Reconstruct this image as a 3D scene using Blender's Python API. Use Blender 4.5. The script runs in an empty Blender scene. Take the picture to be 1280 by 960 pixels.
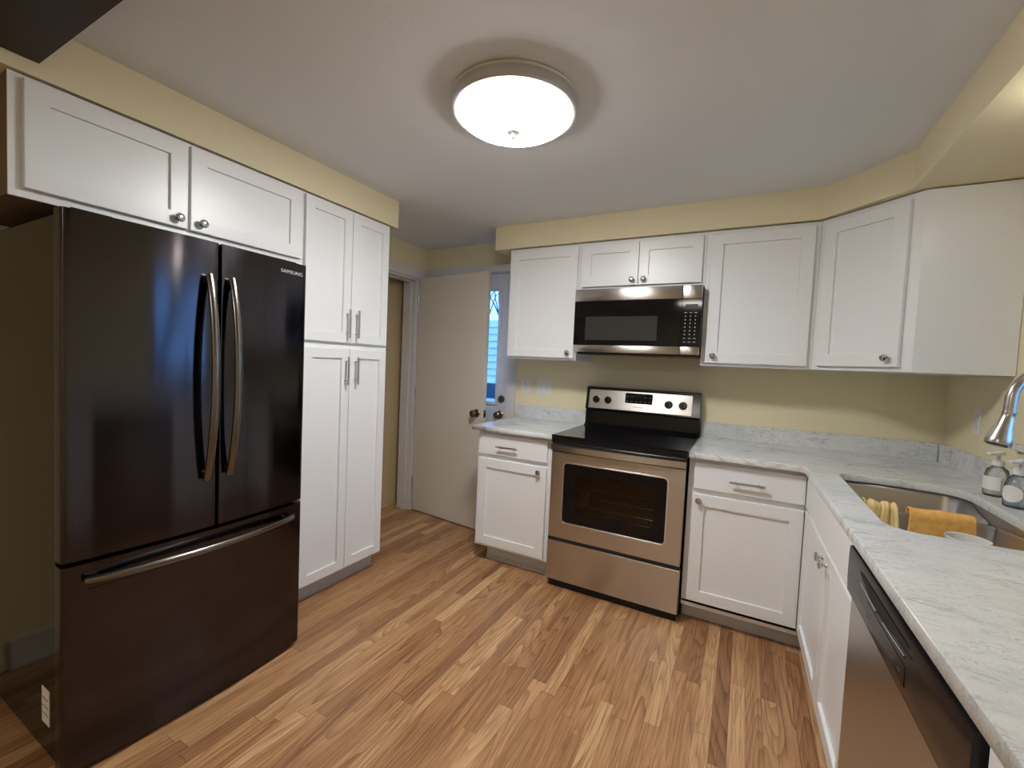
import bpy, bmesh, math, random
from mathutils import Vector, Matrix
random.seed(7)
S = bpy.context.scene
C = S.collection
PI = math.pi

# ------------------------------------------------------------ camera
CAM = Vector((1.0066, -3.0894, 1.3371))
YAW, PIT, ROL, FPX = 0.4902, -0.0459, 0.0452, 547.6
def cam_axes():
    fw = Vector((-math.sin(YAW)*math.cos(PIT), math.cos(YAW)*math.cos(PIT), math.sin(PIT)))
    rt = Vector((math.cos(YAW), math.sin(YAW), 0)); up = rt.cross(fw)
    rt2 = rt*math.cos(ROL) + up*math.sin(ROL); up2 = -rt*math.sin(ROL) + up*math.cos(ROL)
    return rt2, up2, fw
rt2, up2, fw = cam_axes()
cd = bpy.data.cameras.new('camera'); cam = bpy.data.objects.new('camera', cd); C.objects.link(cam)
cd.sensor_width = 36; cd.lens = 36*FPX/1280; cd.clip_start = 0.02; cd.clip_end = 200
M3 = Matrix((rt2, up2, -fw)).transposed()
cam.matrix_world = Matrix.Translation(CAM) @ M3.to_4x4()
S.camera = cam

# ------------------------------------------------------------ world, exposure, lights
S.view_settings.view_transform = 'Standard'; S.view_settings.look = 'None'
S.view_settings.gamma = 1; S.view_settings.use_curve_mapping = False
S.view_settings.exposure = 2.2
W = bpy.data.worlds.new('dusk'); S.world = W; W.use_nodes = True
bg = W.node_tree.nodes['Background']
bg.inputs[0].default_value = (0.15, 0.36, 0.80, 1); bg.inputs[1].default_value = 1.25
LAMP = 17.0            # emission of the ceiling lamp's glass bowl
LAMPCOL = (1.0, 0.98, 0.955, 1)
def portal(name, loc, rot, sx, sy):
    l = bpy.data.lights.new(name, 'AREA'); l.shape = 'RECTANGLE'; l.size = sx; l.size_y = sy
    l.cycles.is_portal = True
    o = bpy.data.objects.new(name, l); o.location = loc; o.rotation_euler = rot; C.objects.link(o)
bl = bpy.data.lights.new('rear_fill_light', 'AREA'); bl.shape = 'DISK'; bl.size = 0.4; bl.energy = 3.5; bl.color = (1.0, 0.93, 0.84)  # added fill behind the camera that lifts the shadows
bo = bpy.data.objects.new('rear_fill_light', bl); bo.location = (0.3, -4.2, 2.28); C.objects.link(bo)
portal('window_portal', (2.12, -1.17, 1.54), (0, PI/2, 0), 0.95, 0.95)

# ------------------------------------------------------------ measured planes
BW = 0.024; XR = 1.943; XL = -1.569; CE = 2.315; ST = 2.152; YB = -5.2
CT = 0.922
TH = 0.0158                                # the right-hand run is a hair out of square
RO = Vector((1.272, -0.65, 0))
def run(t, s, z=0.0):
    return Vector((RO.x + t*math.sin(TH) + s*math.cos(TH), RO.y - t*math.cos(TH) + s*math.sin(TH), z))

# ------------------------------------------------------------ materials
def srgb(r, g, b):
    f = lambda c: (c/255/12.92 if c/255 <= 0.04045 else ((c/255+0.055)/1.055)**2.4)
    return (f(r), f(g), f(b), 1)
def mat(name, col=(0.8, 0.8, 0.8, 1), rough=0.5, metal=0.0, **kw):
    m = bpy.data.materials.new(name); m.use_nodes = True
    p = m.node_tree.nodes['Principled BSDF']
    p.inputs['Base Color'].default_value = col; p.inputs['Roughness'].default_value = rough
    p.inputs['Metallic'].default_value = metal
    for k, v in kw.items():
        p.inputs[k.replace('_', ' ')].default_value = v
    return m
class G:                                   # tiny node helper
    def __init__(s, m): s.m = m; s.t = m.node_tree; s.p = s.t.nodes['Principled BSDF']
    def new(s, ty, **kw):
        n = s.t.nodes.new(ty)
        for k, v in kw.items(): setattr(n, k, v)
        return n
    def put(s, sock, v):
        if isinstance(v, bpy.types.NodeSocket): s.t.links.new(v, sock)
        else: sock.default_value = v
    def m_(s, op, a, b=0.0, c=0.0):
        n = s.new('ShaderNodeMath', operation=op)
        s.put(n.inputs[0], a); s.put(n.inputs[1], b)
        if op in ('MULTIPLY_ADD', 'COMPARE', 'WRAP', 'SMOOTH_MIN'): s.put(n.inputs[2], c)
        return n.outputs[0]
    def coord(s, kind='Object'): return s.new('ShaderNodeTexCoord').outputs[kind]
    def sep(s, v):
        n = s.new('ShaderNodeSeparateXYZ'); s.put(n.inputs[0], v); return n.outputs
    def comb(s, x, y, z=0.0):
        n = s.new('ShaderNodeCombineXYZ'); s.put(n.inputs[0], x); s.put(n.inputs[1], y); s.put(n.inputs[2], z); return n.outputs[0]
    def map(s, v, sc=(1, 1, 1), rot=(0, 0, 0)):
        n = s.new('ShaderNodeMapping'); s.put(n.inputs[0], v)
        n.inputs['Scale'].default_value = sc; n.inputs['Rotation'].default_value = rot; return n.outputs[0]
    def noise(s, v, scale=5, detail=3, rough=0.5, dist=0.0):
        n = s.new('ShaderNodeTexNoise'); s.put(n.inputs['Vector'], v)
        n.inputs['Scale'].default_value = scale; n.inputs['Detail'].default_value = detail
        n.inputs['Roughness'].default_value = rough; n.inputs['Distortion'].default_value = dist
        return n.outputs[0]
    def white(s, v, dims='3D'):
        n = s.new('ShaderNodeTexWhiteNoise', noise_dimensions=dims)
        s.put(n.inputs['W' if dims == '1D' else 'Vector'], v); return n.outputs[0]
    def ramp(s, f, stops):
        n = s.new('ShaderNodeValToRGB'); s.put(n.inputs[0], f); e = n.color_ramp.elements
        while len(e) < len(stops): e.new(0.5)
        for i, (p, c) in enumerate(stops): e[i].position = p; e[i].color = c if len(c) == 4 else (*c, 1)
        return n.outputs[0]
    def mix(s, f, a, b, blend='MIX'):
        n = s.new('ShaderNodeMix', data_type='RGBA', blend_type=blend)
        s.put(n.inputs[0], f); s.put(n.inputs[6], a); s.put(n.inputs[7], b); return n.outputs[2]
    def bump(s, h, strength=0.1, dist=0.01):
        n = s.new('ShaderNodeBump'); s.put(n.inputs['Height'], h)
        n.inputs['Strength'].default_value = strength; n.inputs['Distance'].default_value = dist
        s.t.links.new(n.outputs[0], s.p.inputs['Normal'])
    def base(s, c): s.t.links.new(c, s.p.inputs['Base Color'])

MT = {}
def painted(name, col, rough, var=0.03, bump=0.02, scale=60):
    m = mat(name, col, rough); g = G(m); v = g.coord()
    n = g.noise(v, 3, 2)
    d = tuple(c*(1-var) for c in col[:3]) + (1,)
    g.base(g.mix(n, col, d)); g.bump(g.noise(v, scale, 3), bump, 0.01)
    return m
MT['cabinet'] = painted('white_cabinet_paint', (0.80, 0.82, 0.835, 1), 0.32, 0.01, 0.01, 30)
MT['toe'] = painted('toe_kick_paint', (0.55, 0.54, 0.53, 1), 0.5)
MT['wall'] = painted('cream_wall_paint', srgb(230, 220, 186), 0.7, 0.02, 0.05, 180)
MT['ceiling'] = painted('ceiling_paint', (0.78, 0.82, 0.855, 1), 0.8, 0.02, 0.05, 120)
MT['soffit_under'] = MT['wall']
MT['trim'] = painted('white_trim_paint', (0.66, 0.65, 0.65, 1), 0.35, 0.01, 0.01)
MT['door'] = painted('off_white_door_paint', (0.70, 0.66, 0.60, 1), 0.4, 0.02, 0.01)
MT['extdoor'] = painted('white_door_paint', (0.62, 0.61, 0.62, 1), 0.4, 0.01, 0.01)
MT['hall'] = painted('hall_wall_paint', srgb(200, 180, 140), 0.7)
MT['beam'] = painted('dark_brown_stain', (0.035, 0.022, 0.016, 1), 0.6, 0.2)
MT['brown_panel'] = painted('brown_cabinet_panel', srgb(112, 92, 72), 0.6, 0.15)  # brown side and underside of the cabinet over the refrigerator
MT['black_plastic'] = mat('black_plastic', (0.008, 0.008, 0.009, 1), 0.22, Specular_IOR_Level=0.3)
MT['black_gloss'] = mat('black_glass', (0.005, 0.005, 0.006, 1), 0.06, Specular_IOR_Level=0.28)
MT['black_enamel'] = mat('black_enamel', (0.006, 0.006, 0.007, 1), 0.14, Specular_IOR_Level=0.3)
MT['dark_gap'] = mat('dark_gap', (0.01, 0.01, 0.01, 1), 0.7)
MT['nickel'] = mat('brushed_nickel', (0.52, 0.50, 0.47, 1), 0.28, 1.0)
MT['lamp_metal'] = mat('satin_nickel_rim', (0.62, 0.61, 0.60, 1), 0.45, 0.65)
MT['chrome'] = mat('polished_nickel', (0.62, 0.61, 0.60, 1), 0.14, 1.0)
MT['bronze'] = mat('antique_brass', (0.24, 0.19, 0.13, 1), 0.22, 1.0)
MT['white_plastic'] = mat('white_plastic', (0.78, 0.78, 0.76, 1), 0.3)
MT['slot'] = mat('outlet_slot', (0.12, 0.12, 0.12, 1), 0.5)
MT['grey_print'] = mat('grey_print', (0.45, 0.45, 0.46, 1), 0.4)
MT['dark_print'] = mat('dark_print', (0.10, 0.10, 0.10, 1), 0.4)
MT['burner_print'] = mat('faint_burner_print', (0.022, 0.022, 0.022, 1), 0.2)
MT['label'] = mat('white_label', (0.80, 0.80, 0.78, 1), 0.5)

def brushed(name, col, rough, aniso=0.75, streak=0.06, axis='Z', lobe=0.0):
    m = mat(name, col, rough, 1.0); g = G(m); v = g.coord()
    n = g.noise(g.map(v, (3, 3, 260)), 1.0, 3)
    a = tuple(c*(1-streak) for c in col[:3])+(1,); b = tuple(min(1, c*(1+streak)) for c in col[:3])+(1,)
    g.base(g.mix(n, a, b))
    g.p.inputs['Anisotropic'].default_value = aniso
    t = g.new('ShaderNodeTangent', direction_type='RADIAL', axis=axis)
    g.t.links.new(t.outputs[0], g.p.inputs['Tangent']); g.p.inputs['Anisotropic Rotation'].default_value = 0.25
    if lobe:                                # the brushing smears lamps into long upright streaks
        gl = g.new('ShaderNodeBsdfAnisotropic'); gl.inputs['Color'].default_value = tuple(min(1, c*2.0) for c in col[:3])+(1,)
        gl.inputs['Roughness'].default_value = 0.11; gl.inputs['Anisotropy'].default_value = 0.80
        g.t.links.new(t.outputs[0], gl.inputs['Tangent'])
        mx = g.new('ShaderNodeMixShader'); mx.inputs[0].default_value = lobe
        g.t.links.new(g.p.outputs[0], mx.inputs[1]); g.t.links.new(gl.outputs[0], mx.inputs[2])
        g.t.links.new(mx.outputs[0], g.t.nodes['Material Output'].inputs[0])
    return m
MT['steel'] = brushed('stainless_steel', (0.50, 0.48, 0.465, 1), 0.28, lobe=0.07)
MT['steel_light'] = brushed('stainless_panel', (0.62, 0.60, 0.56, 1), 0.38)
MT['black_steel'] = brushed('black_stainless_steel', (0.068, 0.063, 0.071, 1), 0.12, 0.88, lobe=0.09)
MT['fridge_side'] = mat('dark_fridge_side', (0.010, 0.010, 0.009, 1), 0.10, 0.0, IOR=1.24)
MT['handle_steel'] = mat('dark_satin_handle', (0.21, 0.20, 0.185, 1), 0.22, 1.0)
MT['sink_steel'] = mat('sink_steel', (0.55, 0.53, 0.51, 1), 0.33, 1.0)

def floor_mat():
    m = mat('oak_strip_floor', rough=0.33); g = G(m); x, y, z = g.sep(g.coord())
    sx = g.m_('DIVIDE', x, 0.057); row = g.m_('FLOOR', sx)
    r1 = g.white(row, '1D'); r2 = g.white(g.m_('ADD', row, 91.7), '1D')
    L = g.m_('MULTIPLY_ADD', r2, 0.9, 0.6)
    yy = g.m_('DIVIDE', g.m_('MULTIPLY_ADD', r1, 9.3, y), L); col = g.m_('FLOOR', yy)
    idv = g.comb(row, col, 3.0); rid = g.white(idv)
    rid2 = g.white(g.comb(col, row, 8.0))
    base = g.ramp(rid, [(0.0, srgb(154, 112, 78)), (0.15, srgb(170, 126, 88)), (0.5, srgb(186, 142, 101)), (0.85, srgb(196, 153, 111)), (1.0, srgb(210, 171, 128))])
    # cathedral grain: contour lines of a stretched noise, fresh for every board
    n1 = g.noise(g.comb(g.m_('MULTIPLY_ADD', x, 8.0, g.m_('MULTIPLY', rid, 40)), g.m_('MULTIPLY_ADD', y, 0.75, g.m_('MULTIPLY', rid2, 50)), rid), 1.0, 1.5, 0.4, 0.3)
    ring = g.m_('FRACT', g.m_('MULTIPLY', n1, 17.0))
    ring = g.m_('POWER', ring, 2.2)
    fine = g.noise(g.comb(g.m_('MULTIPLY', x, 170.0), g.m_('MULTIPLY', y, 5.0), rid), 1.0, 3, 0.6)
    dark = g.mix(1.0, base, srgb(170, 148, 128), 'MULTIPLY')
    amt = g.m_('MULTIPLY', ring, g.m_('MULTIPLY_ADD', rid2, 0.45, 0.30))
    c1 = g.mix(amt, base, dark)
    fr = g.ramp(fine, [(0.36, (0.58, 0.52, 0.46)), (0.56, (1.06, 1.06, 1.06))])
    c2 = g.mix(0.75, c1, fr, 'MULTIPLY')
    fx = g.m_('FRACT', sx); fy = g.m_('FRACT', yy)
    ex = g.m_('MINIMUM', fx, g.m_('SUBTRACT', 1.0, fx)); ey = g.m_('MULTIPLY', g.m_('MINIMUM', fy, g.m_('SUBTRACT', 1.0, fy)), 10.0)
    gap = g.m_('LESS_THAN', g.m_('MINIMUM', ex, ey), 0.014)
    c3 = g.mix(g.m_('MULTIPLY', gap, 0.55), c2, (0.10, 0.055, 0.03, 1))
    g.base(c3)
    g.bump(g.m_('SUBTRACT', g.m_('MULTIPLY', fine, 0.3), gap), 0.06, 0.004)
    g.t.links.new(g.m_('MULTIPLY_ADD', fine, 0.14, 0.27), g.p.inputs['Roughness'])
    return m
MT['floor'] = floor_mat()

def marble_mat():
    m = mat('white_grey_quartz', rough=0.16); g = G(m); v = g.coord()
    big = g.noise(g.map(v, (1, 2.2, 1.5), (0, 0, 0.5)), 3.0, 5, 0.6, 0.6)
    vn = g.noise(g.map(v, (0.8, 2.6, 2.0), (0.3, 0, 0.75)), 4.2, 6, 0.62, 1.2)
    vein = g.m_('SUBTRACT', 1.0, g.m_('MINIMUM', g.m_('MULTIPLY', g.m_('ABSOLUTE', g.m_('SUBTRACT', vn, 0.5)), 42.0), 1.0))
    vn2 = g.noise(g.map(v, (1, 3.0, 2.0), (0.1, 0.4, 0.55)), 9.0, 6, 0.65, 1.0)
    vein2 = g.m_('SUBTRACT', 1.0, g.m_('MINIMUM', g.m_('MULTIPLY', g.m_('ABSOLUTE', g.m_('SUBTRACT', vn2, 0.47)), 55.0), 1.0))
    msk = g.ramp(g.noise(v, 3.3, 2), [(0.45, (0, 0, 0)), (0.66, (1, 1, 1))])
    c = g.ramp(big, [(0.25, srgb(200, 204, 206)), (0.5, srgb(219, 222, 222)), (0.75, srgb(228, 230, 230))])
    c = g.mix(g.m_('MULTIPLY', vein2, 0.42), c, srgb(128, 138, 150))
    c = g.mix(g.m_('MULTIPLY', g.m_('MULTIPLY', vein, msk), 0.75), c, srgb(104, 108, 114))
    sp = g.noise(v, 240, 2, 0.5)
    c = g.mix(0.5, c, g.ramp(sp, [(0.35, (0.86, 0.87, 0.88)), (0.6, (1.02, 1.02, 1.02))]), 'MULTIPLY')
    g.base(c); return m
MT['marble'] = marble_mat()

def glass_mat(name, col=(1, 1, 1, 1), rough=0.0, alpha_trans=True):
    m = bpy.data.materials.new(name); m.use_nodes = True; t = m.node_tree; t.nodes.clear()
    o = t.nodes.new('ShaderNodeOutputMaterial'); a = t.nodes.new('ShaderNodeBsdfTransparent'); a.inputs[0].default_value = col
    b = t.nodes.new('ShaderNodeBsdfGlossy'); b.inputs['Roughness'].default_value = 0.02
    f = t.nodes.new('ShaderNodeFresnel'); f.inputs[0].default_value = 1.45
    x = t.nodes.new('ShaderNodeMixShader'); t.links.new(f.outputs[0], x.inputs[0]); t.links.new(a.outputs[0], x.inputs[1]); t.links.new(b.outputs[0], x.inputs[2])
    t.links.new(x.outputs[0], o.inputs[0]); return m
MT['pane'] = glass_mat('window_glass', (0.93, 0.96, 0.96, 1))
MT['oven_glass'] = glass_mat('oven_door_glass', (0.62, 0.58, 0.52, 1))
MT['green_clear'] = glass_mat('clear_green_plastic', (0.98, 0.99, 0.965, 1))
MT['blue_clear'] = glass_mat('clear_blue_plastic', (0.95, 0.97, 0.99, 1))
MT['blue_liquid'] = mat('blue_liquid_soap', (0.60, 0.72, 0.88, 1), 0.15, 0, Alpha=0.35)
MT['green_liquid'] = mat('pale_green_soap', (0.88, 0.92, 0.80, 1), 0.2, 0, Alpha=0.4)

def emis(name, col, s):
    m = bpy.data.materials.new(name); m.use_nodes = True; p = m.node_tree.nodes['Principled BSDF']
    p.inputs['Base Color'].default_value = (0.8, 0.8, 0.8, 1); p.inputs['Roughness'].default_value = 0.3
    p.inputs['Emission Color'].default_value = col; p.inputs['Emission Strength'].default_value = s; return m
MT['lamp_glass'] = emis('frosted_glass_bowl', LAMPCOL, LAMP)
g = G(MT['lamp_glass']); gz = g.sep(g.coord())[2]          # the bulbs stand behind the middle of the bowl; its shoulder glows less
k = g.m_('MAXIMUM', g.m_('MINIMUM', g.m_('DIVIDE', g.m_('SUBTRACT', -0.040, gz), 0.060), 1.0), 0.0)
g.t.links.new(g.m_('MULTIPLY_ADD', g.m_('MULTIPLY', k, k), LAMP*1.15, LAMP*0.12), g.p.inputs['Emission Strength'])

def cloth_mat(name, a, b, stripes=0.0):
    m = mat(name, a, 0.9); g = G(m); v = g.coord(); x, y, z = g.sep(v)
    n = g.noise(v, 45, 4, 0.6)
    c = g.mix(g.ramp(n, [(0.35, (0, 0, 0)), (0.65, (1, 1, 1))]), a, b)
    if stripes:
        w = g.m_('GREATER_THAN', g.m_('FRACT', g.m_('MULTIPLY', x, stripes)), 0.72)
        c = g.mix(g.m_('MULTIPLY', w, 0.6), c, srgb(232, 206, 150))
    g.base(c); g.bump(g.noise(v, 500, 2), 0.35, 0.002); return m
MT['orange_cloth'] = cloth_mat('orange_terry', srgb(244, 196, 112), srgb(228, 172, 88))
MT['cream_cloth'] = cloth_mat('striped_yellow_terry', srgb(240, 212, 150), srgb(222, 190, 122), 22)
def siding_mat():
    m = mat('lap_siding', srgb(205, 215, 225), 0.6); return m
MT['siding'] = siding_mat()
MT['ground'] = painted('outdoor_ground', (0.10, 0.12, 0.07, 1), 0.9, 0.4, 0.1, 8)
MT['bark'] = mat('tree_bark', (0.06, 0.045, 0.035, 1), 0.9)

# ------------------------------------------------------------ mesh helpers
class MB:
    def __init__(s): s.b = bmesh.new()
    def box(s, x0, x1, y0, y1, z0, z1, bev=0.0, seg=2):
        r = bmesh.ops.create_cube(s.b, size=1.0)
        for v in r['verts']:
            v.co = Vector((x0+(v.co.x+.5)*(x1-x0), y0+(v.co.y+.5)*(y1-y0), z0+(v.co.z+.5)*(z1-z0)))
        if bev > 0:
            es = {e for v in r['verts'] for e in v.link_edges}
            bmesh.ops.bevel(s.b, geom=list(es), offset=bev, segments=seg, affect='EDGES', profile=0.5, clamp_overlap=True)
        return s
    def lathe(s, prof, n=24, axis='z', c=(0, 0, 0), cap=True):
        rings = []
        for r, h in prof:
            ring = []
            for i in range(n):
                a = 2*PI*i/n; u, v = r*math.cos(a), r*math.sin(a)
                p = {'z': (u, v, h), 'y': (u, h, v), 'x': (h, u, v)}[axis]
                ring.append(s.b.verts.new(Vector(p)+Vector(c)))
            rings.append(ring)
        for a, b in zip(rings, rings[1:]):
            for i in range(n):
                s.b.faces.new((a[i], a[(i+1) % n], b[(i+1) % n], b[i]))
        if cap:
            s.b.faces.new(rings[0]); s.b.faces.new(rings[-1])
        return s
    def tube(s, pts, rad, n=12, flat=None, up=None):
        """pts: centre line; rad: radius or list; flat: (a, b) half sizes of an oval section"""
        pts = [Vector(p) for p in pts]; rings = []; N = len(pts)
        prev = None
        for i, p in enumerate(pts):
            t = (pts[min(i+1, N-1)]-pts[max(i-1, 0)]).normalized()
            if prev is None:
                u = Vector(up) if up else (Vector((0, 0, 1)) if abs(t.z) < 0.9 else Vector((1, 0, 0)))
            else: u = prev
            u = (u - t*u.dot(t)).normalized(); w = t.cross(u); prev = u
            r = rad[i] if isinstance(rad, (list, tuple)) else rad
            fa, fb = flat if flat else (1, 1)
            rings.append([s.b.verts.new(p + u*(math.cos(2*PI*k/n)*r*fa) + w*(math.sin(2*PI*k/n)*r*fb)) for k in range(n)])
        for a, b in zip(rings, rings[1:]):
            for k in range(n): s.b.faces.new((a[k], a[(k+1) % n], b[(k+1) % n], b[k]))
        s.b.faces.new(rings[0]); s.b.faces.new(rings[-1]); return s
    def prism(s, poly, z0, z1, bev=0.0):
        lo = [s.b.verts.new((x, y, z0)) for x, y in poly]; hi = [s.b.verts.new((x, y, z1)) for x, y in poly]
        n = len(poly); s.b.faces.new(lo); s.b.faces.new(hi)
        for i in range(n): s.b.faces.new((lo[i], lo[(i+1) % n], hi[(i+1) % n], hi[i]))
        if bev:
            es = {e for v in lo+hi for e in v.link_edges if v.co.z == v.co.z}
            bmesh.ops.bevel(s.b, geom=list(es), offset=bev, segments=2, affect='EDGES', profile=0.5, clamp_overlap=True)
        return s
    def quad(s, a, b, c, d):
        s.b.faces.new([s.b.verts.new(p) for p in (a, b, c, d)]); return s
    def build(s, name, m, parent=None, smooth=False, loc=None):
        bmesh.ops.recalc_face_normals(s.b, faces=s.b.faces[:])
        me = bpy.data.meshes.new(name); s.b.to_mesh(me); s.b.free()
        if smooth:
            for p in me.polygons: p.use_smooth = True
            try: me.set_sharp_from_angle(angle=math.radians(38))
            except Exception: pass
        me.materials.append(MT[m] if isinstance(m, str) else m)
        o = bpy.data.objects.new(name, me); C.objects.link(o)
        if parent: o.parent = parent
        if loc: o.location = loc
        return o
def thing(name, label, cat, loc=(0, 0, 0), rz=0.0, group=None):
    o = bpy.data.objects.new(name, None); C.objects.link(o); o.empty_display_size = 0.05
    o.location = loc; o.rotation_euler = (0, 0, rz); o['label'] = label; o['category'] = cat
    if group: o['group'] = group
    return o
def tag(o, label, cat, group=None):
    o['label'] = label; o['category'] = cat
    if group: o['group'] = group
    return o
def struct(o, label=None):
    o['kind'] = 'structure'
    if label: o['label'] = label
    return o
def B(name, m, parent, x0, x1, y0, y1, z0, z1, bev=0.0, smooth=False):
    return MB().box(x0, x1, y0, y1, z0, z1, bev).build(name, m, parent, smooth)
def sheet(name, outlines, z0, z1, m, bev=0.002):
    """a slab with holes: first outline is the rim, the rest are cut out"""
    cu = bpy.data.curves.new(name, 'CURVE'); cu.dimensions = '2D'; cu.fill_mode = 'BOTH'
    for ol in outlines:
        sp = cu.splines.new('POLY'); sp.points.add(len(ol)-1); sp.use_cyclic_u = True
        for p, (x, y) in zip(sp.points, ol): p.co = (x, y, 0, 1)
    cu.extrude = (z1-z0)/2 - bev; cu.bevel_depth = bev; cu.bevel_resolution = 1; cu.offset = -bev
    ob = bpy.data.objects.new(name, cu); C.objects.link(ob)
    dg = bpy.context.evaluated_depsgraph_get(); me = bpy.data.meshes.new_from_object(ob.evaluated_get(dg))
    bpy.data.objects.remove(ob); bpy.data.curves.remove(cu)
    for v in me.vertices: v.co.z += (z0+z1)/2
    me.materials.clear(); me.materials.append(MT[m]); me.name = name
    o = bpy.data.objects.new(name, me); C.objects.link(o); return o
def lettering(text, size, parent, loc, rot, m, depth=0.0004, name='lettering', xs=1.0):
    cu = bpy.data.curves.new(name, 'FONT'); cu.body = text; cu.size = size; cu.extrude = depth; cu.align_x = 'CENTER'; cu.align_y = 'CENTER'
    ob = bpy.data.objects.new(name, cu); C.objects.link(ob)
    dg = bpy.context.evaluated_depsgraph_get(); me = bpy.data.meshes.new_from_object(ob.evaluated_get(dg))
    bpy.data.objects.remove(ob); bpy.data.curves.remove(cu)
    for v in me.vertices: v.co.x *= xs
    me.materials.clear(); me.materials.append(MT[m])
    o = bpy.data.objects.new(name, me); C.objects.link(o); o.parent = parent; o.location = loc; o.rotation_euler = rot
    return o

# ============================================================ STRUCTURE
struct(B('floor', 'floor', None, -2.2, 2.1, YB-.1, 0.16, -0.05, 0.0))
struct(B('ceiling', 'ceiling', None, -2.2, 2.1, YB-.1, 0.16, CE, CE+0.06))
# back wall with the exterior door's opening
DX0, DX1, DH = -1.50, -0.695, 2.075
b = MB(); b.box(-1.9, DX0, BW, BW+.12, 0, CE).box(DX0, DX1, BW, BW+.12, DH, CE).box(DX1, 2.1, BW, BW+.12, 0, CE)
struct(b.build('wall_back', 'wall'))
# left wall with a doorway
OY0, OY1, OZ = -0.93, -0.10, 2.035
b = MB(); b.box(XL-.14, XL, YB, OY0, 0, CE).box(XL-.14, XL, OY0, OY1, OZ, CE).box(XL-.14, XL, OY1, BW, 0, CE)
struct(b.build('wall_left', 'wall'))
struct(B('wall_hall', 'hall', None, -1.90, -1.78, -1.6, BW, 0, CE))
# right wall with a window
WY0, WY1, WZ0, WZ1 = -1.62, -0.85, 1.12, 1.98
b = MB(); b.box(XR, XR+.14, YB, WY0, 0, CE).box(XR, XR+.14, WY0, WY1, 0, WZ0).box(XR, XR+.14, WY0, WY1, WZ1, CE).box(XR, XR+.14, WY1, BW, 0, CE)
struct(b.build('wall_right', 'wall'))
struct(B('wall_front', 'wall', None, XL-.14, XR+.14, YB-.12, YB, 0, CE))
# soffits
poly = [(-0.65, BW), (-0.65, -0.335), (1.295, -0.335), (1.578, -0.645), (1.578, -2.56), (XR, -2.56), (XR, BW)]
struct(MB().prism(poly, ST, CE).build('trim_1', 'wall'), 'cream soffit above the upper cabinets on stove wall')
struct(B('trim_2', 'wall', None, XL, -0.974, YB, -0.987, ST, CE), 'cream soffit above the refrigerator and pantry')
struct(B('trim_3', 'beam', None, -0.974, 1.578, -3.0, -2.568, 2.195, CE), 'dark brown beam across the ceiling')
# baseboards
struct(MB().box(XL, XL+.014, YB, -2.66, 0, .12).box(XL, XL+.02, YB, -2.66, 0, .02).build('baseboard_left', 'trim'))
struct(B('baseboard_front', 'trim', None, XL, XR, YB, YB+.014, 0, .12))
# doorway casing and jamb in left wall
b = MB()
b.box(XL, XL+.018, OY1+.003, OY1+.075, 0, OZ+.003).box(XL, XL+.018, OY0-.072, OY0-.003, 0, OZ+.003)
b.box(XL, XL+.019, OY0-.072, OY1+.075, OZ+.003, OZ+.078)
struct(b.build('trim_4', 'trim', None, True), 'white casing around the side doorway')
b = MB()
b.box(XL-.14, XL+.002, OY1-.012, OY1+.004, 0, OZ).box(XL-.14, XL+.002, OY0-.004, OY0+.012, 0, OZ).box(XL-.14, XL+.002, OY0, OY1, OZ-.012, OZ+.004)
b.box(XL-.09, XL-.045, OY1-.024, OY1-.01, 0, OZ-.01).box(XL-.09, XL-.045, OY0, OY1, OZ-.024, OZ-.01)
struct(b.build('trim_5', 'trim'), 'white jamb with door stop in the side doorway')
# exterior door casing
b = MB()
b.box(DX1+.002, DX1+.078, BW-.018, BW, 0, DH+.002).box(DX0-.045, DX0-.002, BW-.018, BW, 0, DH+.002)
b.box(DX0-.045, DX1+.078, BW-.019, BW, DH+.002, DH+.062)
struct(b.build('trim_6', 'trim', None, True), 'white casing around the back door')
b = MB()
b.box(DX1-.004, DX1+.003, BW-.001, BW+.12, 0, DH).box(DX0-.003, DX0+.004, BW-.001, BW+.12, 0, DH).box(DX0, DX1, BW-.001, BW+.12, DH-.004, DH+.003)
struct(b.build('trim_7', 'trim'), 'white jamb of the back door')

# exterior door with its window
GX0, GX1, GZ0, GZ1 = -1.385, -0.812, 1.012, 1.935
e = bpy.data.objects.new('door_1', None); C.objects.link(e); e.location = (DX0, BW+.02, 0); struct(e, 'white back door with a tall glass window')
ox, oy = DX0, BW+.02
b = MB(); x0, x1 = .006, DX1-DX0-.006; gx0, gx1 = GX0-ox, GX1-ox
b.box(x0, gx0, 0, .045, .012, DH-.006).box(gx1, x1, 0, .045, .012, DH-.006).box(gx0, gx1, 0, .045, .012, GZ0).box(gx0, gx1, 0, .045, GZ1, DH-.006)
b.build('door_panel', 'extdoor', e)
b = MB()
b.box(gx0-.022, gx0+.004, -.010, .006, GZ0-.022, GZ1+.022, .003).box(gx1-.004, gx1+.022, -.010, .006, GZ0-.022, GZ1+.022, .003)
b.box(gx0, gx1, -.010, .006, GZ0-.022, GZ0+.004, .003).box(gx0, gx1, -.010, .006, GZ1-.004, GZ1+.022, .003)
b.build('glazing_frame', 'extdoor', e, True)
B('pane', 'pane', e, gx0, gx1, .018, .026, GZ0, GZ1)
def door_knob(parent, x, z, y0, s=1.0, mt='bronze'):
    o = MB().lathe([(.032*s, 0), (.033*s, -.004), (.028*s, -.009), (.013*s, -.012), (.012*s, -.030), (.020*s, -.036), (.0275*s, -.048), (.027*s, -.058), (.017*s, -.066), (.004, -.067)], 28, 'y', (x, y0, z)).build('door_knob', mt, parent, True)
    return o
door_knob(e, -.768-ox, .915, 0)
db = MB().lathe([(.030, 0), (.031, -.006), (.026, -.014), (.012, -.016)], 28, 'y', (-.757-ox, 0, 1.045)).build('deadbolt', 'bronze', e, True)
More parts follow.
